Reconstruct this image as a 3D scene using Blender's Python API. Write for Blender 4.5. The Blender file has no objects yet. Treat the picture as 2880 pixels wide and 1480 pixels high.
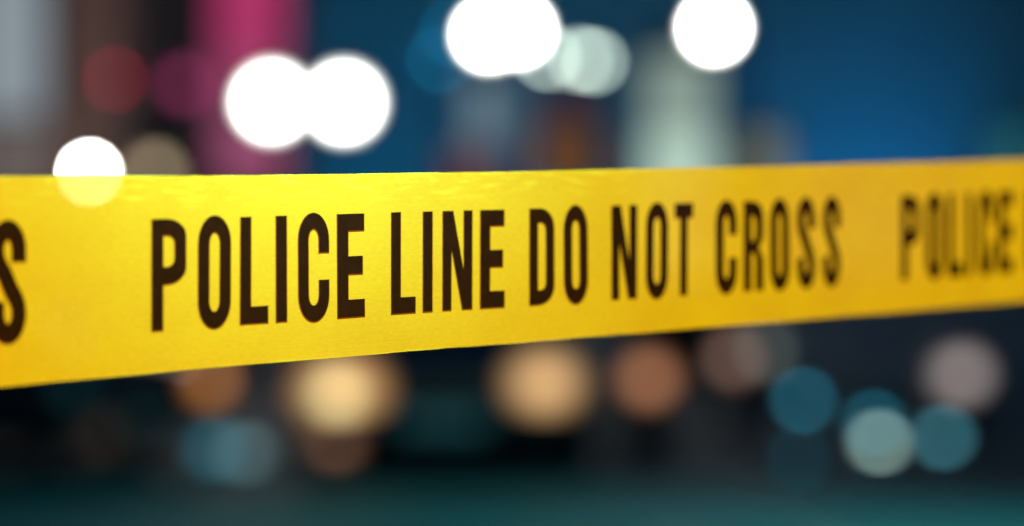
import bpy, bmesh, math, random
from mathutils import Vector, Matrix
from mathutils.geometry import tessellate_polygon
random.seed(7)
S = bpy.context.scene
C = S.collection
PI = math.pi
R = math.radians

# ------------------------------------------------------------------ camera
CAM_Z, FPX, FOCUS = 1.3, 6800.0, .988
cd = bpy.data.cameras.new('camera'); cam = bpy.data.objects.new('camera', cd); C.objects.link(cam)
cam.location = (0, 0, CAM_Z); cam.rotation_euler = (R(90), 0, 0)
cd.lens, cd.sensor_width = 85, 36
cd.clip_start, cd.clip_end = .02, 600
cd.dof.use_dof = True; cd.dof.focus_distance = FOCUS; cd.dof.aperture_fstop = 2.95
S.camera = cam
# ------------------------------------------------------------------ dusk sky
W = bpy.data.worlds.new('World'); S.world = W; W.use_nodes = True
nt = W.node_tree
sky = nt.nodes.new('ShaderNodeTexSky'); sky.sky_type = 'NISHITA'; sky.sun_disc = False
sky.ozone_density = 5; sky.dust_density = 0; sky.sun_elevation = R(5); sky.sun_rotation = R(200)
nt.nodes['Background'].inputs[1].default_value = .045
nt.links.new(sky.outputs[0], nt.nodes['Background'].inputs[0])
S.view_settings.view_transform = 'Standard'; S.view_settings.look = 'None'
S.view_settings.exposure = 0; S.view_settings.gamma = 1
S.cycles.use_adaptive_sampling = False
S.cycles.use_denoising = True
S.cycles.max_bounces = 6
S.cycles.caustics_reflective = False; S.cycles.caustics_refractive = False
S.cycles.sample_clamp_indirect = 3

def at(px, py, d):
    """a point d metres ahead, given where it sits in the 2880 x 1480 photograph"""
    return Vector(((px-1440)/FPX*d, d, CAM_Z+(740-py)/FPX*d))

# ------------------------------------------------------------------ materials
def new_mat(name):
    m = bpy.data.materials.new(name); m.use_nodes = True
    return m, m.node_tree, m.node_tree.nodes, m.node_tree.links
MATS = {}
def paint(name, col, rough=.5, metal=0, var=.25, scale=6, bump=0):
    if name in MATS: return MATS[name]
    m, t, n, l = new_mat(name); b = n['Principled BSDF']
    b.inputs['Roughness'].default_value = rough; b.inputs['Metallic'].default_value = metal
    tc = n.new('ShaderNodeTexCoord'); no = n.new('ShaderNodeTexNoise'); no.inputs['Scale'].default_value = scale; no.inputs['Detail'].default_value = 6
    l.new(tc.outputs['Object'], no.inputs['Vector'])
    mx = n.new('ShaderNodeMix'); mx.data_type = 'RGBA'
    mx.inputs[6].default_value = (*[c*(1-var) for c in col], 1); mx.inputs[7].default_value = (*[min(1, c*(1+var)) for c in col], 1)
    l.new(no.outputs['Fac'], mx.inputs[0]); l.new(mx.outputs[2], b.inputs['Base Color'])
    if bump:
        bp = n.new('ShaderNodeBump'); bp.inputs['Strength'].default_value = bump; bp.inputs['Distance'].default_value = .01
        l.new(no.outputs['Fac'], bp.inputs['Height']); l.new(bp.outputs[0], b.inputs['Normal'])
    MATS[name] = m; return m
def glow(name, col, strength=1, var=.15, scale=9):
    if name in MATS: return MATS[name]
    m, t, n, l = new_mat(name); n.remove(n['Principled BSDF'])
    e = n.new('ShaderNodeEmission'); e.inputs['Strength'].default_value = strength
    tc = n.new('ShaderNodeTexCoord'); no = n.new('ShaderNodeTexNoise'); no.inputs['Scale'].default_value = scale
    mx = n.new('ShaderNodeMix'); mx.data_type = 'RGBA'
    mx.inputs[6].default_value = (*[c*(1-var) for c in col], 1); mx.inputs[7].default_value = (*[c*(1+var) for c in col], 1)
    l.new(tc.outputs['Object'], no.inputs['Vector']); l.new(no.outputs['Fac'], mx.inputs[0]); l.new(mx.outputs[2], e.inputs['Color'])
    l.new(e.outputs[0], n['Material Output'].inputs[0])
    MATS[name] = m; return m
def soft_glow(name, col, strength, centre, rx, rz, power=1):
    """emission brightest at the centre, fading to the rim to paint a soft bloom"""
    m, t, n, l = new_mat(name); n.remove(n['Principled BSDF'])
    e = n.new('ShaderNodeEmission'); e.inputs['Color'].default_value = (*col, 1)
    tc = n.new('ShaderNodeTexCoord'); mp = n.new('ShaderNodeMapping'); mp.vector_type = 'TEXTURE'
    mp.inputs['Location'].default_value = centre; mp.inputs['Scale'].default_value = (rx, 99, rz)
    ln = n.new('ShaderNodeVectorMath'); ln.operation = 'LENGTH'
    mr = n.new('ShaderNodeMapRange'); mr.interpolation_type = 'SMOOTHSTEP'; mr.inputs[1].default_value = 0; mr.inputs[2].default_value = 1.05
    mr.inputs[3].default_value = 1; mr.inputs[4].default_value = .04
    pw = n.new('ShaderNodeMath'); pw.operation = 'POWER'; pw.inputs[1].default_value = power
    sc = n.new('ShaderNodeMath'); sc.operation = 'MULTIPLY'; sc.inputs[1].default_value = strength
    l.new(mr.outputs[0], pw.inputs[0]); l.new(pw.outputs[0], sc.inputs[0])
    l.new(tc.outputs['Object'], mp.inputs[0]); l.new(mp.outputs[0], ln.inputs[0]); l.new(ln.outputs['Value'], mr.inputs[0])
    l.new(sc.outputs[0], e.inputs['Strength']); l.new(e.outputs[0], n['Material Output'].inputs[0])
    return m
def lamp_gain(diam, d):
    """how much brighter than its blurred disc a small lamp has to be"""
    c = 198*(1-FOCUS/d); a = diam/d*FPX
    return max(1.0, (c/a)**2)

DARK = paint('dark_metal', (.03, .032, .035), .45, .6)
GALV = paint('galvanised', (.22, .23, .23), .5, .7)
RUB = paint('rubber', (.015, .015, .016), .8)
CHROME = paint('chrome', (.6, .6, .6), .2, 1, .05)
GLASS = paint('car_glass', (.01, .012, .014), .08, 0, .05)
CONC = paint('concrete', (.25, .24, .23), .85, 0, .3, 3, .3)

# ------------------------------------------------------------------ mesh helpers
def mesh_obj(name, bm, mat, parent=None, smooth=False):
    me = bpy.data.meshes.new(name)
    bmesh.ops.recalc_face_normals(bm, faces=bm.faces)
    bm.to_mesh(me); bm.free()
    if smooth:
        for p in me.polygons: p.use_smooth = True
    me.materials.append(mat)
    o = bpy.data.objects.new(name, me); C.objects.link(o)
    if parent: o.parent = parent
    return o
def tag(o, label, cat, group=None):
    o['label'] = label; o['category'] = cat
    if group: o['group'] = group
    return o
def thing(name, label, cat, loc=(0, 0, 0), rz=0, group=None):
    o = bpy.data.objects.new(name, None); C.objects.link(o); o.location = loc; o.rotation_euler = (0, 0, rz)
    o.empty_display_size = .2
    return tag(o, label, cat, group)
def struct(o):
    o['kind'] = 'structure'; return o
def box(bm, c, s, bev=0, rot=None):
    r = bmesh.ops.create_cube(bm, size=1)
    vs = r['verts']
    M = Matrix.Translation(c) @ (rot or Matrix()) @ Matrix.Diagonal((*s, 1))
    bmesh.ops.transform(bm, matrix=M, verts=vs)
    if bev:
        es = list({e for v in vs for e in v.link_edges})
        bmesh.ops.bevel(bm, geom=es, offset=bev, segments=2, affect='EDGES', profile=.6)
def box_obj(name, c, s, mat, parent=None, bev=0):
    bm = bmesh.new(); box(bm, c, s, bev); return mesh_obj(name, bm, mat, parent)
def lathe(bm, prof, n=24, M=Matrix()):
    rings = []
    for r, z in prof:
        if r < 1e-6: rings.append([bm.verts.new(M @ Vector((0, 0, z)))])
        else: rings.append([bm.verts.new(M @ Vector((r*math.cos(2*PI*k/n), r*math.sin(2*PI*k/n), z))) for k in range(n)])
    for a, b in zip(rings, rings[1:]):
        for k in range(n):
            k2 = (k+1) % n
            if len(a) == 1 and len(b) == 1: continue
            if len(a) == 1: bm.faces.new((a[0], b[k2], b[k]))
            elif len(b) == 1: bm.faces.new((a[k], a[k2], b[0]))
            else: bm.faces.new((a[k], a[k2], b[k2], b[k]))
    for r in (rings[0], rings[-1]):
        if len(r) > 1: bm.faces.new(r)
def lathe_obj(name, prof, mat, parent=None, n=24, M=Matrix()):
    bm = bmesh.new(); lathe(bm, prof, n, M); return mesh_obj(name, bm, mat, parent, True)
def tube(bm, pts, r, n=10):
    pts = [Vector(p) for p in pts]; rings = []
    for i, p in enumerate(pts):
        t = (pts[min(i+1, len(pts)-1)]-pts[max(i-1, 0)]).normalized()
        u = t.orthogonal().normalized() if i == 0 else (u-t*u.dot(t)).normalized()
        v = t.cross(u); rr = r[i] if isinstance(r, (list, tuple)) else r
        rings.append([bm.verts.new(p+rr*(u*math.cos(2*PI*k/n)+v*math.sin(2*PI*k/n))) for k in range(n)])
    for a, b in zip(rings, rings[1:]):
        for k in range(n): bm.faces.new((a[k], a[(k+1) % n], b[(k+1) % n], b[k]))
    bm.faces.new(rings[0]); bm.faces.new(rings[-1])
def tube_obj(name, pts, r, mat, parent=None, n=10):
    bm = bmesh.new(); tube(bm, pts, r, n); return mesh_obj(name, bm, mat, parent, True)
FACE = Matrix.Rotation(R(90), 4, 'X')          # turns a lathe's axis towards the camera (-Y)
def spot(name, loc, aim, col, watts, cone=70, blend=.6, parent=None):
    ld = bpy.data.lights.new(name, 'SPOT'); ld.energy = watts; ld.color = col; ld.spot_size = R(cone); ld.spot_blend = blend
    ld.shadow_soft_size = 0
    o = bpy.data.objects.new(name, ld); C.objects.link(o)
    loc, aim = Vector(loc), Vector(aim)
    o.rotation_euler = (aim-loc).to_track_quat('-Z', 'Y').to_euler(); o.location = loc
    if parent: o.parent = parent; o.location = loc-parent.location
    return o

# ================================================================== the ground
def asphalt():
    m, t, n, l = new_mat('wet_asphalt'); b = n['Principled BSDF']
    tc = n.new('ShaderNodeTexCoord')
    n1 = n.new('ShaderNodeTexNoise'); n1.inputs['Scale'].default_value = .35; n1.inputs['Detail'].default_value = 4
    n2 = n.new('ShaderNodeTexNoise'); n2.inputs['Scale'].default_value = 90; n2.inputs['Detail'].default_value = 5
    mp = n.new('ShaderNodeMapping'); mp.inputs['Scale'].default_value = (.5, 2.6, 1); l.new(tc.outputs['Object'], mp.inputs[0])
    l.new(mp.outputs[0], n1.inputs['Vector']); l.new(tc.outputs['Object'], n2.inputs['Vector'])
    cr = n.new('ShaderNodeValToRGB'); cr.color_ramp.elements[0].position = .35; cr.color_ramp.elements[1].position = .7
    cr.color_ramp.elements[0].color = (.008, .026, .030, 1); cr.color_ramp.elements[1].color = (.032, .072, .076, 1)
    l.new(n1.outputs['Fac'], cr.inputs[0]); l.new(cr.outputs[0], b.inputs['Base Color'])
    mr = n.new('ShaderNodeMapRange'); mr.inputs[1].default_value = .4; mr.inputs[2].default_value = .65; mr.inputs[3].default_value = .62; mr.inputs[4].default_value = .85
    l.new(n1.outputs['Fac'], mr.inputs[0]); l.new(mr.outputs[0], b.inputs['Roughness'])
    bp = n.new('ShaderNodeBump'); bp.inputs['Strength'].default_value = .5; bp.inputs['Distance'].default_value = .006
    l.new(n2.outputs['Fac'], bp.inputs['Height']); l.new(bp.outputs[0], b.inputs['Normal'])
    return m
bm = bmesh.new()
for x, y in ((-300, -60), (300, -60), (300, 500), (-300, 500)): bm.verts.new((x, y, 0))
bm.faces.new(bm.verts)
struct(mesh_obj('road', bm, asphalt()))
KERB_Y = 27.5
struct(box_obj('pavement', (0, KERB_Y+.2+15, .06), (120, 30, .12), CONC))
for i in range(-12, 13):
    k = box_obj('kerb_stone', (i*.92, KERB_Y+.09, .065), (.91, .2, .13), paint('kerb', (.3, .3, .29), .8), None, .015) if i == -12 else None
    if k: kerb0 = k; kr = bpy.data.objects.new('kerb', None); C.objects.link(kr); struct(kr); k.parent = kr; continue
    k = kerb0.copy(); C.objects.link(k); k.location.x = (i+12)*.92
# painted edge line
bm = bmesh.new(); box(bm, (0, 25.6, .003), (60, .12, .004)); struct(mesh_obj('road_edge_line', bm, paint('road_paint', (.7, .7, .66), .7)))

# ================================================================== the tape
TOP = [(0, 497), (480, 493), (960, 490), (1200, 487.5), (1440, 483), (1680, 477), (1920, 472), (2160, 467), (2400, 462), (2640, 456), (2880, 449)]
BOT = [(0, 1089), (400, 1056), (700, 1026), (960, 1002), (1200, 983), (1440, 966), (1680, 948), (1920, 929), (2160, 906), (2400, 887), (2640, 869), (2880, 847)]
def smooth(tab, x):
    """a cubic fit through the table, by least squares"""
    if not hasattr(smooth, 'c'): smooth.c = {}
    k = id(tab)
    if k not in smooth.c:
        import numpy as np
        smooth.c[k] = np.polyfit([p[0]/2880 for p in tab], [p[1] for p in tab], 3)
    a = smooth.c[k]; u = x/2880
    return ((a[0]*u+a[1])*u+a[2])*u+a[3]
def plan(x):
    u = x/2880; d = .075*FPX/(572-140*u-45*u*u); return Vector(((x-1440)/FPX*d, d, 0))
# the tape's line on the ground plan, as a table of arc lengths
XS = [k*2880/720 for k in range(721)]; PTS = [plan(x) for x in XS]; ARC = [0.0]
for p, q in zip(PTS, PTS[1:]): ARC.append(ARC[-1]+(q-p).length)
P0, LEN = PTS[0], ARC[-1]
def seg(tab, v):
    import bisect
    k = min(max(bisect.bisect_right(tab, v)-1, 0), len(tab)-2)
    return k, (v-tab[k])/(tab[k+1]-tab[k])
def s_of(x):
    k, f = seg(XS, x); return ARC[k]+f*(ARC[k+1]-ARC[k])
def x_of(s):
    k, f = seg(ARC, s); return XS[k]+f*4
def spine(s):
    """point on the line and the tangent there; straight on beyond the picture"""
    if s <= 0: t = (PTS[1]-PTS[0]).normalized(); return P0+t*s, t
    if s >= LEN: t = (PTS[-1]-PTS[-2]).normalized(); return PTS[-1]+t*(s-LEN), t
    k, f = seg(ARC, s); return PTS[k].lerp(PTS[k+1], f), (PTS[min(k+2, 720)]-PTS[max(k-1, 0)]).normalized()
NORM = Vector((.68, -.73, 0))
def edge(tab, s):
    p, _ = spine(s); x = x_of(s); k = 1 if tab is TOP else 1.7
    wob = .00010*math.sin(s*41*k+.7)+.00004*math.sin(s*143*k+2)+.00003*math.sin(s*391*k)
    return CAM_Z+(740-smooth(tab, x))/FPX*p.y+wob
def top_bot(s):
    if s < 0 or s > LEN:
        a = 0 if s < 0 else LEN; e = 1e-3 if s < 0 else -1e-3
        z = []
        for tab in (TOP, BOT):
            z0 = edge(tab, a); z.append(z0)
        k = (edge(TOP, a+e)-z[0])/e*.5+(edge(BOT, a+e)-z[1])/e*.5
        return z[0]+k*(s-a), z[1]+k*(s-a)
    return edge(TOP, s), edge(BOT, s)
def on_tape(s, v, off=0):
    """s metres along, v = 0 at the top edge, 1 at the bottom edge"""
    t, b = top_bot(s); p, g = spine(s); p = p+Vector((g.y, -g.x, 0))*(off+.0005*math.sin(s*47+1)*v*v+.0003*math.sin(s*83)*(1-v)**2)
    return Vector((p.x, p.y, t+(b-t)*v))
S0, S1 = -.85, LEN+1.35

def tape_mat():
    m, t, n, l = new_mat('translucent_yellow_film'); n.remove(n['Principled BSDF'])
    def N(k, **kw):
        q = n.new(k)
        for a, b in kw.items(): setattr(q, a, b)
        return q
    uv = N('ShaderNodeUVMap')
    def noise(sx, sy, detail=4):
        mp = N('ShaderNodeMapping'); mp.inputs['Scale'].default_value = (sx, sy, 1); l.new(uv.outputs[0], mp.inputs[0])
        q = N('ShaderNodeTexNoise'); q.inputs['Scale'].default_value = 1; q.inputs['Detail'].default_value = detail; l.new(mp.outputs[0], q.inputs['Vector']); return q
    def rng(src, a, b, c, d):
        q = N('ShaderNodeMapRange'); q.inputs[1].default_value = a; q.inputs[2].default_value = b; q.inputs[3].default_value = c; q.inputs[4].default_value = d
        l.new(src, q.inputs[0]); return q.outputs[0]
    def mix(f, a, b):
        q = N('ShaderNodeMixShader')
        if isinstance(f, float): q.inputs[0].default_value = f
        else: l.new(f, q.inputs[0])
        l.new(a, q.inputs[1]); l.new(b, q.inputs[2]); return q.outputs[0]
    blot = noise(26, 40, 5); grain = noise(330, 1500, 4); fine = noise(2400, 3600, 2); streak = noise(60, 1500, 3)
    # thicker and thinner film
    col = N('ShaderNodeMix', data_type='RGBA'); col.inputs[6].default_value = (.82, .375, .002, 1); col.inputs[7].default_value = (.90, .485, .003, 1)
    l.new(rng(blot.outputs['Fac'], .25, .75, .15, .85), col.inputs[0])
    lines = noise(9, 1100, 4); speck = noise(750, 1000, 3); scuff = noise(70, 420, 5)
    st = N('ShaderNodeMix', data_type='RGBA', blend_type='MULTIPLY'); st.inputs[0].default_value = 1
    l.new(col.outputs[2], st.inputs[6])
    gv = N('ShaderNodeCombineColor'); g1 = rng(lines.outputs['Fac'], .3, .7, .975, 1.025)
    for k in range(3): l.new(g1, gv.inputs[k])
    l.new(gv.outputs[0], st.inputs[7]); col = st
    def math_(op, a, b):
        q = N('ShaderNodeMath', operation=op)
        for k, v in enumerate((a, b)):
            if isinstance(v, (int, float)): q.inputs[k].default_value = v
            else: l.new(v, q.inputs[k])
        return q.outputs[0]
    sep = N('ShaderNodeSeparateXYZ'); l.new(uv.outputs[0], sep.inputs[0])
    near_top = rng(sep.outputs[1], -.016, -.004, 0, 1)           # the top edge has been rubbed
    worn_glint = math_('MULTIPLY', rng(scuff.outputs['Fac'], .52, .66, 0, 1), near_top)
    dust = rng(speck.outputs['Fac'], .60, .74, 0, 1)
    edge_lit = math_('MULTIPLY', math_('MAXIMUM', rng(sep.outputs[1], -.0744, -.0749, 0, 1), rng(sep.outputs[1], -.0007, -.0002, 0, 1)), rng(noise(30, 1, 3).outputs['Fac'], .42, .6, 0, 1))  # light caught by the top and bottom edges, painted as thin bright lines
    worn_glint = math_('ADD', worn_glint, math_('MULTIPLY', edge_lit, 3.0))
    fwd = math_('ADD', math_('ADD', math_('MULTIPLY', worn_glint, .0030), math_('MULTIPLY', dust, .0020)), .0034)
    bump = N('ShaderNodeBump'); bump.inputs['Strength'].default_value = .25; bump.inputs['Distance'].default_value = .0004; l.new(streak.outputs['Fac'], bump.inputs['Height'])
    tr = N('ShaderNodeBsdfTranslucent'); l.new(col.outputs[2], tr.inputs['Color'])
    df = N('ShaderNodeBsdfDiffuse'); l.new(col.outputs[2], df.inputs['Color'])
    base = mix(.3, tr.outputs[0], df.outputs[0])
    # light that is only slightly deflected on its way through the film
    fw = N('ShaderNodeBsdfRefraction'); fw.inputs['Color'].default_value = (.6, 1.0, .09, 1); fw.inputs['IOR'].default_value = 1.3
    l.new(rng(fine.outputs['Fac'],   .3, .7, .56, .64), fw.inputs['Roughness'])
    nv = N('ShaderNodeCombineXYZ'); nv.inputs[0].default_value = .08; nv.inputs[1].default_value = -1; nv.inputs[2].default_value = 0
    l.new(nv.outputs[0], fw.inputs['Normal'])
    a = mix(fwd, base, fw.outputs[0])
    # pinholes and thin grain that let a lamp behind show through
    tp = N('ShaderNodeBsdfTransparent'); tp.inputs['Color'].default_value = (1, 1, .45, 1)
    a = mix(rng(grain.outputs['Fac'],   .38, .60, .05, .13), a, tp.outputs[0])
    gl = N('ShaderNodeBsdfGlossy'); gl.inputs['Roughness'].default_value = .38; gl.inputs['Color'].default_value = (1, 1, 1, 1); l.new(bump.outputs[0], gl.inputs['Normal'])
    fr = N('ShaderNodeFresnel'); fr.inputs['IOR'].default_value = 1.16
    a = mix(fr.outputs[0], a, gl.outputs[0])
    l.new(a, n['Material Output'].inputs[0])
    return m
tape = thing('barrier_tape', 'yellow plastic barrier tape printed POLICE LINE DO NOT CROSS stretched across the street', 'barrier tape', (P0.x, P0.y, 0))
def tape_child(o, parent=tape):
    o.parent = parent; return o
def build_film():
    bm = bmesh.new(); uvl = bm.loops.layers.uv.new('UVMap')
    NS, NV = 420, 6; g = []
    for i in range(NS+1):
        s = S0+(S1-S0)*i/NS
        g.append([bm.verts.new(on_tape(s, j/NV)-tape.location) for j in range(NV+1)])
    for i in range(NS):
        for j in range(NV):
            f = bm.faces.new((g[i][j], g[i][j+1], g[i+1][j+1], g[i+1][j]))
            for lp, (a, b) in zip(f.loops, ((i, j), (i, j+1), (i+1, j+1), (i+1, j))):
                lp[uvl].uv = (S0+(S1-S0)*a/NS, -.075*b/NV)
    me = bpy.data.meshes.new('film'); bm.to_mesh(me); bm.free(); me.materials.append(tape_mat())
    for p in me.polygons: p.use_smooth = True
    o = bpy.data.objects.new('film', me); C.objects.link(o); o.parent = tape
build_film()

# ---- the lettering: condensed bold capitals, drawn in millimetres (x right, y up, cap height HC)
HC, T, B = 43.0, 5.3, 7.15
def arc(cx, cy, rx, ry, a0, a1, n=10):
    return [(cx+rx*math.cos(R(a0+(a1-a0)*k/n)), cy+ry*math.sin(R(a0+(a1-a0)*k/n))) for k in range(n+1)]
def stadium(x0, x1, y0, y1, ry):
    cx, rx = (x0+x1)/2, (x1-x0)/2
    return arc(cx, y1-ry, rx, ry, 0, 180, 16)+arc(cx, y0+ry, rx, ry, 180, 360, 16)
def stroke(path, tx, ty):
    """outline of a pen stroke tx wide on verticals and ty thick on horizontals"""
    q = [Vector((x/tx, y/ty)) for x, y in path]; a, b = [], []
    for i, p in enumerate(q):
        d = (q[min(i+1, len(q)-1)]-q[max(i-1, 0)]).normalized(); nn = Vector((-d.y, d.x))*.5
        a.append(p+nn); b.append(p-nn)
    return [(p.x*tx, p.y*ty) for p in a+b[::-1]]
def glyph(ch, w, bold=1):
    h, t, b = HC, T*bold, B*(1+(bold-1)*.6); ov = .9
    if ch == 'I': return [[(0, 0), (w, 0), (w, h), (0, h)]]
    if ch == 'L': return [[(0, 0), (w, 0), (w, .17*h), (t, .17*h), (t, h), (0, h)]]
    if ch == 'T': c = w/2; k = t*.5; return [[(c-k, 0), (c+k, 0), (c+k, h-b), (w, h-b), (w, h), (0, h), (0, h-b), (c-k, h-b)]]
    if ch == 'E': return [[(0, 0), (w, 0), (w, .18*h), (t*1.1, .18*h), (t*1.1, .41*h), (w*.93, .41*h), (w*.93, .595*h), (t*1.1, .595*h), (t*1.1, .825*h), (w*.98, .825*h), (w*.98, h), (0, h)]]
    if ch == 'N': k = t*.96; return [[(0, 0), (k, 0), (k, .6*h), (w-t*1.1, 0), (w, 0), (w, h), (w-k, h), (w-k, .41*h), (t*1.15, h), (0, h)]]
    if ch == 'O': return [stadium(0, w, -ov, h+ov, .26*h), stadium(t, w-t, b-ov, h+ov-b, .10*h)]
    if ch == 'D':
        o = [(0, 0)]+arc(w-w*.62, .2*h, w*.62, .2*h, -90, 0)+arc(w-w*.62, h-.2*h, w*.62, .2*h, 0, 90)+[(0, h)]
        i = [(t, b*.95)]+arc(w-t-2.6, b*.95+.08*h, 2.6, .08*h, -90, 0)+arc(w-t-2.6, h-b*.95-.08*h, 2.6, .08*h, 0, 90)+[(t, h-b*.95)]
        return [o, i]
    if ch in 'PR':
        yb = .405*h; r = .16*h
        bowl = arc(w-w*.58, yb+r, w*.58, r, -90, 0)+arc(w-w*.58, h-r, w*.58, r, 0, 90)
        if ch == 'P': o = [(0, 0), (t, 0), (t, yb)]+bowl+[(0, h)]
        else:
            bowl = arc(w-w*.5, .47*h+r, w*.5, r*.96, -52, 0)+arc(w-w*.58, h-r, w*.58, r, 0, 90)
            o = [(0, 0), (t, 0), (t, .42*h)]+arc(w-t-2.6, .36*h, 2.6, .06*h, 90, 0, 6)+[(w-t, 0), (w, 0), (w, .34*h)]+arc(w-w*.5, .34*h, w*.5, .13*h, 0, 52, 5)+bowl+[(0, h)]
        y1 = h-b*.95; y0 = yb+b if ch == 'P' else .555*h; q = .07*h
        i = [(t, y0)]+arc(w-t-3, y0+q, 3, q, -90, 0, 6)+arc(w-t-3, y1-q, 3, q, 0, 90, 6)+[(t, y1)]
        return [o, i]
    if ch == 'C':
        c = w/2; ro, ri = .26*h, .10*h
        o = arc(c, h+ov-ro, c, ro, 0, 180, 16)+arc(c, ro-ov, c, ro, 180, 360, 16)+[(w, .385*h), (w-t, .385*h)]
        o += arc(c, b-ov+ri, c-t, ri, 0, -180, 12)+arc(c, h+ov-b-ri, c-t, ri, 180, 0, 12)+[(w-t, .63*h), (w, .63*h)]
        return [o]
    if ch == 'S':
        c, x0, x1 = w/2, t/2, w-t/2; rx = c-t/2; ry = .17*h; yt, y0 = h+ov-b/2, b/2-ov
        p = [(x1, .66*h)]+arc(c, yt-ry, rx, ry, 0, 180, 14)
        p += [(x0+.02*w, .70*h), (x0+.09*w, .635*h), (x0+.2*w, .575*h), (c, .50*h), (x1-.2*w, .425*h), (x1-.09*w, .365*h), (x1-.02*w, .30*h)]
        p += arc(c, y0+ry, rx, ry, 0, -180, 14)+[(x0, .34*h)]
        return [stroke(p, t, b)]
def area(p): return sum(a[0]*b[1]-b[0]*a[1] for a, b in zip(p, p[1:]+p[:1]))/2
def inset(poly, e, hole):
    q = [p for p, r in zip(poly, poly[1:]+poly[:1]) if abs(p[0]-r[0])+abs(p[1]-r[1]) > 1e-5]
    sg = 1 if area(q) > 0 else -1
    if hole: sg = -sg
    out = []
    for a, b, c in zip(q[-1:]+q[:-1], q, q[1:]+q[:1]):
        d1 = Vector((b[0]-a[0], b[1]-a[1])).normalized(); d2 = Vector((c[0]-b[0], c[1]-b[1])).normalized()
        n1, n2 = Vector((-d1.y, d1.x))*sg, Vector((-d2.y, d2.x))*sg
        m = n1+n2; k = e*2/max(m.length_squared, .6)
        out.append((b[0]+m.x*k, b[1]+m.y*k))
    return out
def letter_obj(name, polys, s0, off, mat, parent):
    v = [Vector((x, y, 0)) for p in polys for x, y in p]
    tri = tessellate_polygon([[Vector((x, y, 0)) for x, y in p] for p in polys])
    me = bpy.data.meshes.new(name)
    V_BASE = .792
    pts = [on_tape(s0+a.x/1000, V_BASE-a.y/HC*.573, off)-tape.location for a in v]
    fs = []
    for a, b, c in tri:
        nn = (pts[b]-pts[a]).cross(pts[c]-pts[a])
        fs.append((a, b, c) if nn.dot(NORM) > 0 else (a, c, b))
    me.from_pydata(pts, [], fs); me.materials.append(mat)
    o = bpy.data.objects.new(name, me); C.objects.link(o); o.parent = parent
    return o
def ink(name, col, body, amount):
    m, t, n, l = new_mat(name); n.remove(n['Principled BSDF'])
    tp = n.new('ShaderNodeBsdfTransparent')
    tc = n.new('ShaderNodeTexCoord'); no = n.new('ShaderNodeTexNoise'); no.inputs['Scale'].default_value = 260; no.inputs['Detail'].default_value = 5
    l.new(tc.outputs['Object'], no.inputs['Vector'])
    mx = n.new('ShaderNodeMix'); mx.data_type = 'RGBA'; mx.inputs[6].default_value = (*[c*.82 for c in col], 1); mx.inputs[7].default_value = (*[min(1, c*1.18) for c in col], 1)
    l.new(no.outputs['Fac'], mx.inputs[0]); l.new(mx.outputs[2], tp.inputs['Color'])
    b = n.new('ShaderNodeBsdfDiffuse'); b.inputs['Color'].default_value = (*body, 1)
    ms = n.new('ShaderNodeMixShader'); ms.inputs[0].default_value = amount
    l.new(tp.outputs[0], ms.inputs[1]); l.new(b.outputs[0], ms.inputs[2]); l.new(ms.outputs[0], n['Material Output'].inputs[0])
    return m
INK_EDGE = ink('ink_thin_edge', (.30, .085, .2), (.05, .03, .02), .02)
INK_CORE = ink('ink_core', (.12, .24, .8), (.10, .07, .045), .06)
PHRASE = [('P', 426, 523), ('O', 555, 650), ('L', 675, 753), ('I', 773, 808), ('C', 835, 927), ('E', 945, 1026), ('L', 1098, 1169), ('I', 1186, 1219), ('N', 1241, 1332), ('E', 1351, 1418),
          ('D', 1488, 1557), ('O', 1586, 1650), ('N', 1721, 1788), ('O', 1820, 1874), ('T', 1901, 1945), ('C', 2016, 2068), ('R', 2092, 2143), ('O', 2167, 2216), ('S', 2243, 2290), ('S', 2315, 2362)]
WID = dict(P=15.2, O=14.9, L=13.2, I=5.5, C=15.2, E=14.0, N=16.6, D=15.0, T=13.0, R=14.8, S=14.4)
for shift in (-.4547, 0, .4547, .9458):
    for ch, a, b in PHRASE:
        w = WID[ch]; s0 = (s_of(a)+s_of(b))/2+shift-w/2000
        if shift > 0:                                  # letters of the later phrases widened and spread apart to fit image coordinates
            q = s_of(426)+shift; s0 = q+(s0-q)*1.08; w *= 1.08
        if s0 < S0+.06 or s0 > S1-.08: continue
        g = glyph(ch, w, 1.16 if shift > 0 else 1.10 if a > 1980 else 1.0)
        lt = letter_obj('letter', g, s0, .00018, INK_EDGE, tape); lt['label'] = 'dark brown printed letter %s' % ch
        core = [[(x, y+.30) for x, y in inset(p, .34, k > 0)] for k, p in enumerate(g)]
        letter_obj('ink_core', core, s0, .00036, INK_CORE, lt)

# ---- the two posts that carry the tape, either side of the picture
for s, lab in ((S0, 'galvanised steel post carrying the near end of the tape'), (S1, 'galvanised steel post carrying the far end of the tape')):
    p = on_tape(s, .5); sgn = -1 if s < 0 else 1; DIR = spine(s)[1]
    root = thing('tape_post', lab, 'post', (p.x+DIR.x*.026*sgn, p.y+DIR.y*.026*sgn, 0), 0, 'posts holding the tape')
    lathe_obj('tube', [(.025, 0), (.025, p.z+.25), (.018, p.z+.262), (0, p.z+.265)], GALV, root, 20)
    lathe_obj('base_plate', [(.17, 0), (.17, .012), (.05, .03), (.0255, .035)], DARK, root, 28)
    t, b = top_bot(s); lathe_obj('tape_wrap', [(.0262, b), (.0262, t)], MATS.setdefault('tape_wrap', paint('tape_wrap', (.75, .55, .02), .4)), root, 20)

# ================================================================== the lamps
WHITE = (1.0, 1.0, .93)
FLOOD = (.93, 1.0, .80)
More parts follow.
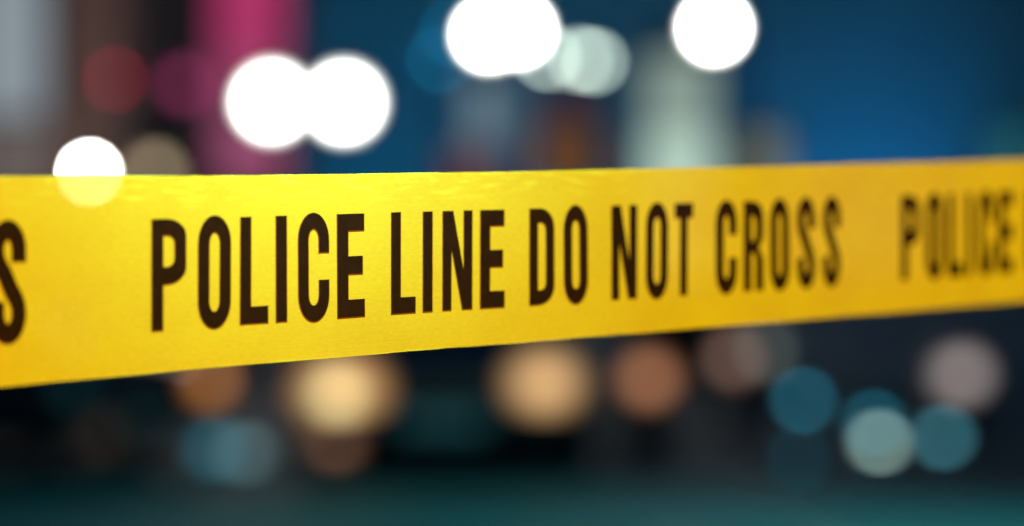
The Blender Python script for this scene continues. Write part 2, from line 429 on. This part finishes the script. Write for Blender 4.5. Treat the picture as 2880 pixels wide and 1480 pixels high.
# twin floodlight on a tripod
d = 24.0
pa, pb = at(765, 287, d), at(968, 289, d)
mid = (pa+pb)/2
root = thing('floodlight_tower', 'twin white floodlights on a tripod mast above the tape left of centre', 'floodlight', (mid.x, d+.12, 0))
zt = mid.z
tube_obj('mast', [(0, 0, .25), (0, 0, 1.5), (0, 0, zt-.02)], [.035, .028, .022], GALV, root)
tube_obj('crossbar', [(pa.x-mid.x-.1, 0, zt), (pb.x-mid.x+.1, 0, zt)], .02, GALV, root)
for k in range(3):
    a = k*2*PI/3+.5
    tube_obj('leg', [(0, 0, 1.05), (.75*math.cos(a), .75*math.sin(a), .02)], .016, DARK, root)
def flood_head(root, p, r, gain, d, name='floodlight'):
    loc = p-root.location
    M = Matrix.Translation(loc) @ FACE
    h = lathe_obj(name, [(0, -.16), (r*.7, -.15), (r*1.15, -.03), (r*1.66, .01), (r*1.66, .035), (r*1.61, .036), (r*1.0, -.01)], DARK, root, 28, M)
    lathe_obj('lens', [(r*1.6, .0), (r*1.55, .012), (r*1.0, .03), (0, .036)], soft_glow('flood_lens', WHITE, gain, loc, r*1.6, r*1.6, 2.6), h, 28, M)  # lens enlarged so that its fading rim paints bloom around the lamp
    return h
flood_head(root, pa, .185, 26*lamp_gain(.35, d), d); flood_head(root, pb, .185, 26*lamp_gain(.35, d), d)
for p in (pa, pb):
    spot('floodlight_beam', p+Vector((0, -.08, 0)), (.1, 1.1, 1.45), FLOOD, 19000, 10.5, .35, root)

def post_lamp(name, label, cat, heads, d, gain, globe_r, col=WHITE, mat='lamp_globe', pole_dx=0, power=0):
    """a lamp post whose curved arms carry globes at the given picture positions"""
    pts = [at(x, y, d) for x, y in heads]
    cx = sum(p.x for p in pts)/len(pts)+pole_dx
    root = thing(name, label, cat, (cx, d, 0))
    top_lamp = len(pts) == 1 and not pole_dx          # a globe sitting on top of its pole
    zt = pts[0].z-globe_r-.06 if top_lamp else max(p.z for p in pts)+.25
    lathe_obj('pole', [(.11, 0), (.11, .35), (.065, .45), (.055, 1.5), (.045, zt-.05), (.06, zt-.03), (.03, zt+.02), (0, zt+.06)], DARK, root, 18)
    for p in pts:
        q = p-root.location
        if not top_lamp: tube_obj('arm', [(0, 0, zt-.1), (q.x*.4, 0, zt+.06), (q.x*.85, 0, zt+.05), (q.x, 0, max(q.z+globe_r*.9, zt-.1))], .018, DARK, root)
        cap = lathe_obj('lamp_cap', [(globe_r*.9, 0), (globe_r*.95, globe_r*.2), (globe_r*.3, globe_r*.55), (0, globe_r*.6)], DARK, root, 20, Matrix.Translation((q.x, q.y, q.z+globe_r*.72)))
        lathe_obj('lamp_globe', [(globe_r*math.sin(R(a)), -globe_r*math.cos(R(a))) for a in range(0, 181, 15)], soft_glow(mat, col, gain, q, globe_r, globe_r, power) if power else glow(mat, col, gain), root, 24, Matrix.Translation(q))  # with power set, an enlarged globe whose fading rim paints the bloom
    return root
post_lamp('globe_post_lamp', 'short post lamp with one white globe half hidden behind the tape', 'street lamp', [(255, 487)], 22, 14*lamp_gain(.1, 22), .075, WHITE, 'globe_a', 0, 3)
spot('globe_light', at(255, 487, 22)+Vector((.0, .14, 0)), (-4.6, 27, 2.6), (1, .9, .8), 160, 120, .8)
r3 = post_lamp('street_lamp', 'tall lamp post with two glaring white globes close together at top centre', 'street lamp', [(1375, 101), (1456, 90)], 32, 26*lamp_gain(.34, 32), .27, WHITE, 'globe_b', 0, 2.6)
post_lamp('street_lamp', 'lamp post with three dim greenish globes right of the glaring pair', 'street lamp', [(1540, 160), (1632, 166), (1672, 172)], 36, .29*lamp_gain(.17, 36), .085, (.85, 1.08, .92), 'globe_c')
post_lamp('street_lamp', 'lamp post with two faint blue globes left of the glaring pair', 'street lamp', [(1238, 168), (1268, 92)], 36, .06*lamp_gain(.12, 36), .06, (.02, .65, 1.3), 'globe_blue')
r4 = post_lamp('street_lamp', 'single white globe lamp above the pale glowing column', 'street lamp', [(2006, 82)], 28, 26*lamp_gain(.27, 28), .22, WHITE, 'globe_d', .35, 2.6)

spot('street_light_beam', at(2006, 82, 28)+Vector((0, -.2, 0)), (1.6, 7.5, 0), (.2, 1, .98), 350, 15, 1.0, r4)
# added lamp, out of view to the right, to light the road before the cars
fill_lamp = thing('street_lamp', 'added street lamp with a cool green white head, out of view at the right, lighting the road', 'street lamp', (6.8, 12.5, 0))
lathe_obj('pole', [(.12, 0), (.12, .4), (.07, .5), (.05, 5.3), (.0, 5.34)], DARK, fill_lamp, 18)
tube_obj('arm', [(0, 0, 5.25), (-.5, 0, 5.5), (-1.1, 0, 5.5)], .03, DARK, fill_lamp)
box_obj('lamp_head', (-1.3, 0, 5.5), (.6, .26, .12), DARK, fill_lamp, .03)
box_obj('lens', (-1.3, 0, 5.432), (.46, .2, .015), glow('fill_lamp_lens', (.5, 1.0, .95), 30), fill_lamp)
spot('street_light_beam', (5.5, 12.5, 5.40), (.0, 10.4, 0), (.14, 1, .98), 3000, 66, 1.0, fill_lamp)
# ================================================================== lit columns and signs
def panel(name, x0, x1, y0, y1, d, depth, mat, parent, off=0):
    a, b = at(x0, y1, d), at(x1, y0, d)
    return box_obj(name, Vector(((a.x+b.x)/2, d+depth/2+off, (a.z+b.z)/2))-parent.location, (b.x-a.x, depth, b.z-a.z), mat, parent)
# pink vertical sign
root = thing('illuminated_sign', 'tall magenta illuminated blade sign behind the twin floodlights', 'sign', (at(700, 0, 29).x, 29.2, 0))
a = at(700, 0, 29)
box_obj('housing', (0, .12, 2.95), (1.22, .14, 5.4), DARK, root, .01)
panel('light_panel', 606, 800, -330, 130, 29, .05, glow('pink_upper', (0.41, 0.037, 0.135), 1.0, .12, 2), root, -.02)
panel('light_panel', 606, 798, 136, 300, 29, .05, glow('pink_middle', (0.344, 0.057, 0.139), 1.0, .12, 2), root, -.02)
panel('light_panel', 606, 798, 306, 520, 29, .05, glow('pink_lower', (.28, .07, .145), 1.0, .25, 2), root, -.02)
box_obj('post', (0, .12, .9), (.16, .14, 1.8), DARK, root)
# dim magenta globe beside the sign
post_lamp('wall_signal', 'dim magenta lamp on a post just left of the magenta sign', 'lamp', [(520, 235)], 34, .085*lamp_gain(.3, 34), .15, (1.0, .11, .42), 'globe_magenta')
post_lamp('red_signal', 'red lamp on a post partly covered by the brown pillar', 'lamp', [(325, 222)], 24, .075*lamp_gain(.1, 24), .05, (1.0, .02, .12), 'globe_red')
post_lamp('garden_lamp', 'dim tan globe lamp beside the short white one', 'street lamp', [(436, 482)], 27, .17*lamp_gain(.25, 27), .125, (1.1, .85, .52), 'globe_tan')
# pale green column
root = thing('advertising_column', 'pale green frosted column lit from inside under the right lamp', 'column', (at(1918, 0, 27).x, 27.4, 0))
cr_ = .40
lathe_obj('plinth', [(.5, 0), (.5, 1.1), (cr_, 1.15)], DARK, root, 32)
lathe_obj('light_drum', [(cr_, 1.16), (cr_, 2.75)], glow('column_lower', (.45, .62, .52), 1.0, .1, 2), root, 32)
lathe_obj('light_drum', [(cr_*.95, 2.76), (cr_*.95, 3.62)], glow('column_upper', (.25, .33, .29), 1.0, .15, 2), root, 32)
lathe_obj('cap', [(cr_+.04, 3.63), (cr_+.05, 3.7), (.1, 3.9), (0, 3.95)], DARK, root, 32)

# ================================================================== buildings
def lit_window(parent, x0, x1, y0, y1, d, col, name, var=.3):
    a, b = at(x0, y1, d), at(x1, y0, d); L = parent.location
    c = Vector(((a.x+b.x)/2, d, (a.z+b.z)/2)); w, h = b.x-a.x, b.z-a.z
    bm = bmesh.new(); t = .06
    for dx, dz, sx, sz in ((0, h/2+t/2, w+2*t, t), (0, -h/2-t/2, w+2*t, t), (-w/2-t/2, 0, t, h), (w/2+t/2, 0, t, h), (0, 0, t*.6, h)):
        box(bm, c-L+Vector((dx, -.03, dz)), (sx, .1, sz))
    f = mesh_obj('window', bm, DARK, parent)
    box_obj('pane', c-L+Vector((0, -.01, 0)), (w, .02, h), glow(name, col, 1.0, var, 1.5), f)
FY = 44.0
fac = thing('office_building', 'wide building with blue lit plain facade behind the lamps', 'building', (4.5, FY+.1, .12))
WALLM = paint('render_wall', (.09, .34, .42), .85, 0, .2, 1.2, .2)
box_obj('wall', (0+3.6, 5.0, 7), (24, 10, 14), WALLM, fac)
box_obj('cornice', (3.6, -.08, 13.85), (24.4, .3, .3), CONC, fac)
box_obj('plinth', (3.6, -.06, .35), (24.1, .12, .7), CONC, fac)
for k in range(6): box_obj('pilaster', (-8+k*4.6, -.06, 7.2), (.35, .12, 13), WALLM, fac)
lit_window(fac, 1320, 1440, 215, 420, FY, (.16, .24, .30), 'win_grey')
lit_window(fac, 1510, 1680, 365, 520, FY, (.19, .075, .022), 'win_orange')
lit_window(fac, 1560, 1650, 240, 340, FY, (.15, .03, .035), 'win_red')
lit_window(fac, 1250, 1380, 430, 560, FY, (.13, .04, .05), 'win_rose')
lit_window(fac, 2080, 2200, 380, 520, FY, (.19, .20, .15), 'win_pale')
lit_window(fac, 2780, 2900, 370, 520, FY, (.02, .13, .17), 'win_teal')
# blue wall washers in front of the facade
def washer(x, y, aim, watts, col, label, cone=100):
    root = thing('wall_washer', label, 'floodlight', (x, y, .12), 0, 'blue wall washers')
    box_obj('base', (0, 0, .03), (.3, .2, .06), DARK, root, .008)
    box_obj('head', (0, .02, .2), (.42, .14, .24), DARK, root, .02)
    box_obj('lens', (0, .095, .21), (.36, .012, .18), glow('washer_lens', (.05, .4, 1.0), 6), root)
    spot('wash_light', (x, y+.12, .34), aim, col, watts, cone, .9, root)
washer(6.3, FY-3.2, (6.3, FY, 3.1), 460, (.03, .43, 1.0), 'blue wall washer on the pavement under the right facade', 76)
washer(-1.5, FY-6, (-2.2, FY, 5.2), 420, (.02, .5, 1.0), 'blue wall washer on the pavement under the left facade')
bk = thing('dark_building', 'unlit dark building block behind the magenta sign', 'building', (-5.2, 52, .12))
box_obj('wall', (0, 4, 6), (8.5, 8, 12), paint('dark_wall', (.03, .03, .032), .9), bk)
box_obj('parapet', (0, 0, 12.1), (8.7, .4, .3), CONC, bk)
for k in range(3):
    for j in range(3): box_obj('window', (-2.6+k*2.6, -.02, 2.2+j*3.2), (1.3, .06, 1.6), GLASS, bk)
# left building: pale lit shop window and brown pier
lb = thing('corner_building', 'dark corner building with a tall pale shop window at the far left', 'building', (-7.2, 31, .12))
box_obj('wall', (.05, 4, 5), (4.6, 8, 10), paint('brick_dark', (.12, .075, .06), .9, 0, .3, 4), lb)
lit_window(lb, -260, 132, -300, 330, 30.95, (.25, .295, .33), 'shop_upper', .12)
lit_window(lb, -260, 160, 340, 560, 30.95, (.13, .105, .10), 'shop_lower', .3)
pier = thing('brick_pier', 'brown pier between the pale shop window and the red lamp', 'pillar', (at(255, 0, 26).x, 26.3, 0))
box_obj('shaft', (0, 0, 2.6), (.72, .6, 5.0), paint('pier_brick', (.30, .17, .14), .9, 0, .25, 5, .3), pier, .02)
box_obj('base', (0, 0, .12), (.86, .74, .24), CONC, pier, .02)
box_obj('coping', (0, 0, 5.16), (.86, .74, .12), CONC, pier, .02)

# ================================================================== low bollard lights and beacons
def bollard(x, y, z, label, target, r=.09):
    d = (CAM_Z-z)*FPX/(y-740); p = at(x, y, d)
    root = thing('bollard_light', label, 'bollard', (p.x, p.y, 0), 0, 'low bollard lights')
    h = z-.09-r*.25
    lathe_obj('post', [(r*1.25, 0), (r*1.25, .02), (r*.95, .03), (r*.95, h)], DARK, root, 20)
    lathe_obj('light_band', [(r*.9, h+.001), (r, h+.015), (r, h+.16+r*.5), (r*.9, h+.179+r*.5)], soft_glow('bollard_%d' % x, target, 1.9*lamp_gain(2*r, d), (0, 0, h+.09+r*.25), r, .1+r*.25), root, 20)
    lathe_obj('cap', [(r*.98, h+.18+r*.5), (r*1.05, h+.19+r*.5), (r*.6, h+.23+r*.5), (0, h+.24+r*.5)], DARK, root, 20)
bollard(1822, 1062, .55, 'low bollard with a warm orange light band right of the dark car', (.42, .18, .09), .17)
bollard(2060, 1005, .55, 'low bollard with a dim brownish light just under the tape right of centre', (.14, .08, .06), .14)
bollard(2150, 985, .55, 'low bollard with a dim grey light farthest back under the tape', (.055, .065, .06), .13)
bollard(2694, 1050, .50, 'low bollard with a pinkish white light at the right', (.38, .32, .31), .19)
bollard(130, 1095, .50, 'low bollard with a faint grey teal light at the far left', (.03, .055, .06), .12)
bollard(300, 1225, .30, 'short bollard with a very dim brown light at lower left', (.014, .010, .008), .12)
def beacon(x, y, label, target, r=.075):
    d = (CAM_Z-.05)*FPX/(y-740); p = at(x, y, d)
    root = thing('road_beacon', label, 'beacon', (p.x, p.y, 0.003), 0, 'blue beacons set out on the road')
    lathe_obj('base', [(r*1.6, 0), (r*1.6, .012), (r*1.25, .028), (r*1.02, .03)], RUB, root, 24)
    lathe_obj('lens', [(r*math.cos(R(a)), .03+r*.8*math.sin(R(a))) for a in range(0, 91, 10)], soft_glow('beacon_%d_%d' % (x, y), target, 1.6*lamp_gain(r*2, d), (0, 0, .03+r*.3), r*1.1, r*.9), root, 24)
beacon(2258, 1130, 'blue road beacon farthest back in the cluster at the lower right', (.012, .14, .21), .1)
beacon(2471, 1248, 'pale cyan road beacon brightest in the cluster at the lower right', (.30, .47, .42), .09)
beacon(2455, 1192, 'blue road beacon just behind the brightest one', (.006, .12, .18), .09)
beacon(2650, 1235, 'blue road beacon rightmost in the cluster', (.05, .22, .28), .095)
beacon(2245, 1290, 'faint dark blue road beacon nearest the camera in the cluster', (.0, .035, .05), .07)
beacon(610, 1275, 'soft blue beacon added for a blue reflection on the road, left one', (.02, .14, .19), .14)  # this pair is added to stand in for a blue reflection on the road
beacon(690, 1285, 'soft blue beacon added for a blue reflection on the road, right one', (.09, .17, .19), .14)

# ================================================================== cars
def car(label, loc, rz, body_col, lights):
    root = thing('parked_car', label, 'car', loc, rz, 'cars behind the tape')
    PM = paint('car_paint_%d' % len(bpy.data.materials), body_col, .3, .3, .08)
    def loft(rows, mat, name, par):
        bm = bmesh.new(); prev = None
        for y, hw, z0, z1, ht in rows:                 # half width at the belt, bottom, top, half width at the top
            zz = z1-z0
            ring = [(-hw*.9, z0), (-hw, z0+.18*zz), (-hw, z0+.62*zz), (-(hw+ht)/2, z0+.9*zz), (-ht*.9, z1-.02*zz), (-ht*.45, z1), (ht*.45, z1), (ht*.9, z1-.02*zz), ((hw+ht)/2, z0+.9*zz), (hw, z0+.62*zz), (hw, z0+.18*zz), (hw*.9, z0)]
            vs = [bm.verts.new((x, y, z)) for x, z in ring]
            if prev:
                for k in range(12): bm.faces.new((prev[k], prev[(k+1) % 12], vs[(k+1) % 12], vs[k]))
            else: bm.faces.new(vs)
            prev = vs
        bm.faces.new(prev); return mesh_obj(name, bm, mat, par, True)
    loft([(-2.2, .70, .30, .62, .60), (-2.12, .82, .24, .70, .72), (-1.9, .87, .22, .76, .78), (-1.2, .89, .2, .88, .80), (-.8, .9, .2, .95, .82), (.6, .9, .2, .98, .83), (1.5, .89, .22, .98, .80), (2.05, .86, .26, .95, .76), (2.2, .78, .34, .86, .68)], PM, 'body', root)
    cab = [(-.85, .82, .93, .945, .70), (-.2, .80, .93, 1.36, .60), (.2, .79, .93, 1.44, .60), (.9, .78, .93, 1.42, .58), (1.35, .77, .93, 1.30, .58), (1.8, .76, .93, .97, .66)]
    loft(cab, PM, 'cabin', root)
    def quad(name, pts, mat):
        bm = bmesh.new(); bm.faces.new([bm.verts.new(p) for p in pts]); r = bmesh.ops.solidify(bm, geom=bm.faces[:], thickness=.008); return mesh_obj(name, bm, mat, root)
    quad('windscreen', [(-.66, -.80, .985), (.66, -.80, .985), (.54, -.26, 1.335), (-.54, -.26, 1.335)], GLASS)
    quad('rear_window', [(-.62, 1.76, 1.02), (.62, 1.76, 1.02), (.52, 1.4, 1.29), (-.52, 1.4, 1.29)], GLASS)
    for sx in (-1, 1):
        quad('side_window', [(sx*.812, -.5, 1.0), (sx*.806, .28, 1.0), (sx*.70, .26, 1.33), (sx*.70, -.12, 1.30)], GLASS)
        quad('side_window', [(sx*.806, .36, 1.0), (sx*.79, 1.3, 1.0), (sx*.69, 1.05, 1.30), (sx*.70, .34, 1.33)], GLASS)
        bm = bmesh.new(); box(bm, (sx*.97, -.55, 1.0), (.16, .1, .11), .03); mesh_obj('mirror', bm, PM, root)
        for y in (-1.35, 1.3):
            M = Matrix.Translation((sx*.82, y, .31)) @ Matrix.Rotation(R(90), 4, 'Y')
            w = lathe_obj('wheel', [(.20, -.095), (.29, -.1), (.31, -.07), (.31, .07), (.29, .1), (.20, .095)], RUB, root, 28, M)
            lathe_obj('rim', [(0, -.102), (.05, -.106), (.19, -.098), (.2, -.08), (.2, .08), (.19, .098), (.05, .106), (0, .102)], GALV, w, 28, M)
        lathe_obj('tail_light', [(0, .02), (.09, .0), (.1, -.05)], paint('tail_red', (.25, .01, .01), .3), root, 16, Matrix.Translation((sx*.62, 2.16, .78)) @ Matrix.Rotation(R(-90), 4, 'X'))
    bm = bmesh.new(); box(bm, (0, -2.17, .36), (1.45, .14, .2), .04); mesh_obj('bumper', bm, RUB, root)
    bm = bmesh.new()
    for k in range(5): box(bm, (0, -2.205, .50+k*.028), (.7, .03, .012))
    mesh_obj('grille', bm, CHROME, root)
    box_obj('number_plate', (0, -2.25, .37), (.5, .012, .11), paint('plate', (.6, .6, .56), .5), root)
    for name, x, z, rx, rzz, mat in lights:
        th = .062 if name == 'bulb_glow' else .05
        bm = bmesh.new(); bmesh.ops.create_uvsphere(bm, u_segments=20, v_segments=12, radius=1)
        bmesh.ops.transform(bm, matrix=Matrix.Translation((x, -2.19, z)) @ Matrix.Diagonal((rx, th, rzz, 1)), verts=bm.verts)
        mesh_obj(name, bm, mat, root, True)
    return root
OFF = paint('lamp_off', (.3, .3, .3), .1, 0, .1)
d = 14.2
xa, xb = at(962, 1108, d).x, at(1531, 1075, d).x; cx = (xa+xb)/2
car('dark car facing the camera with two warm headlights lit', (cx, d+2.19, 0), 0, (.012, .014, .018),
    [('headlight', xa-cx, .545, .29, .22, soft_glow('head_left', (.66, .34, .13), 3.0*lamp_gain(.50, d), (xa-cx, 0, .545), .29, .22)),
     ('bulb_glow', xa-cx-.02, .53, .18, .14, soft_glow('head_left_core', (1.0, .80, .36), 2.6, (xa-cx-.02, 0, .53), .18, .14)),
     ('headlight', xb-cx, .595, .24, .19, soft_glow('head_right', (.66, .39, .17), 2.6*lamp_gain(.44, d), (xb-cx, 0, .595), .24, .19)),
     ('fog_light', xa-cx-.03, .27, .14, .11, soft_glow('fog', (.10, .05, .032), 2*lamp_gain(.2, d), (xa-cx-.03, 0, .27), .14, .11))])
p = at(581, 1068, 15.3); ang = R(58)
# its lit headlight is the right one as seen from the front
hx, hy = .62, -2.19
cxp = p.x-(hx*math.cos(ang)-hy*math.sin(ang)); cyp = p.y-(hx*math.sin(ang)+hy*math.cos(ang))
car('dark car turned sideways at left with one orange lamp lit', (cxp, cyp, 0), ang, (.02, .018, .018),
    [('headlight', hx, .56, .19, .15, soft_glow('head_side', (.42, .165, .05), 2.1*lamp_gain(.33, 15.3), (hx, 0, .56), .19, .15)), ('headlight', -hx, .56, .12, .09, OFF)])
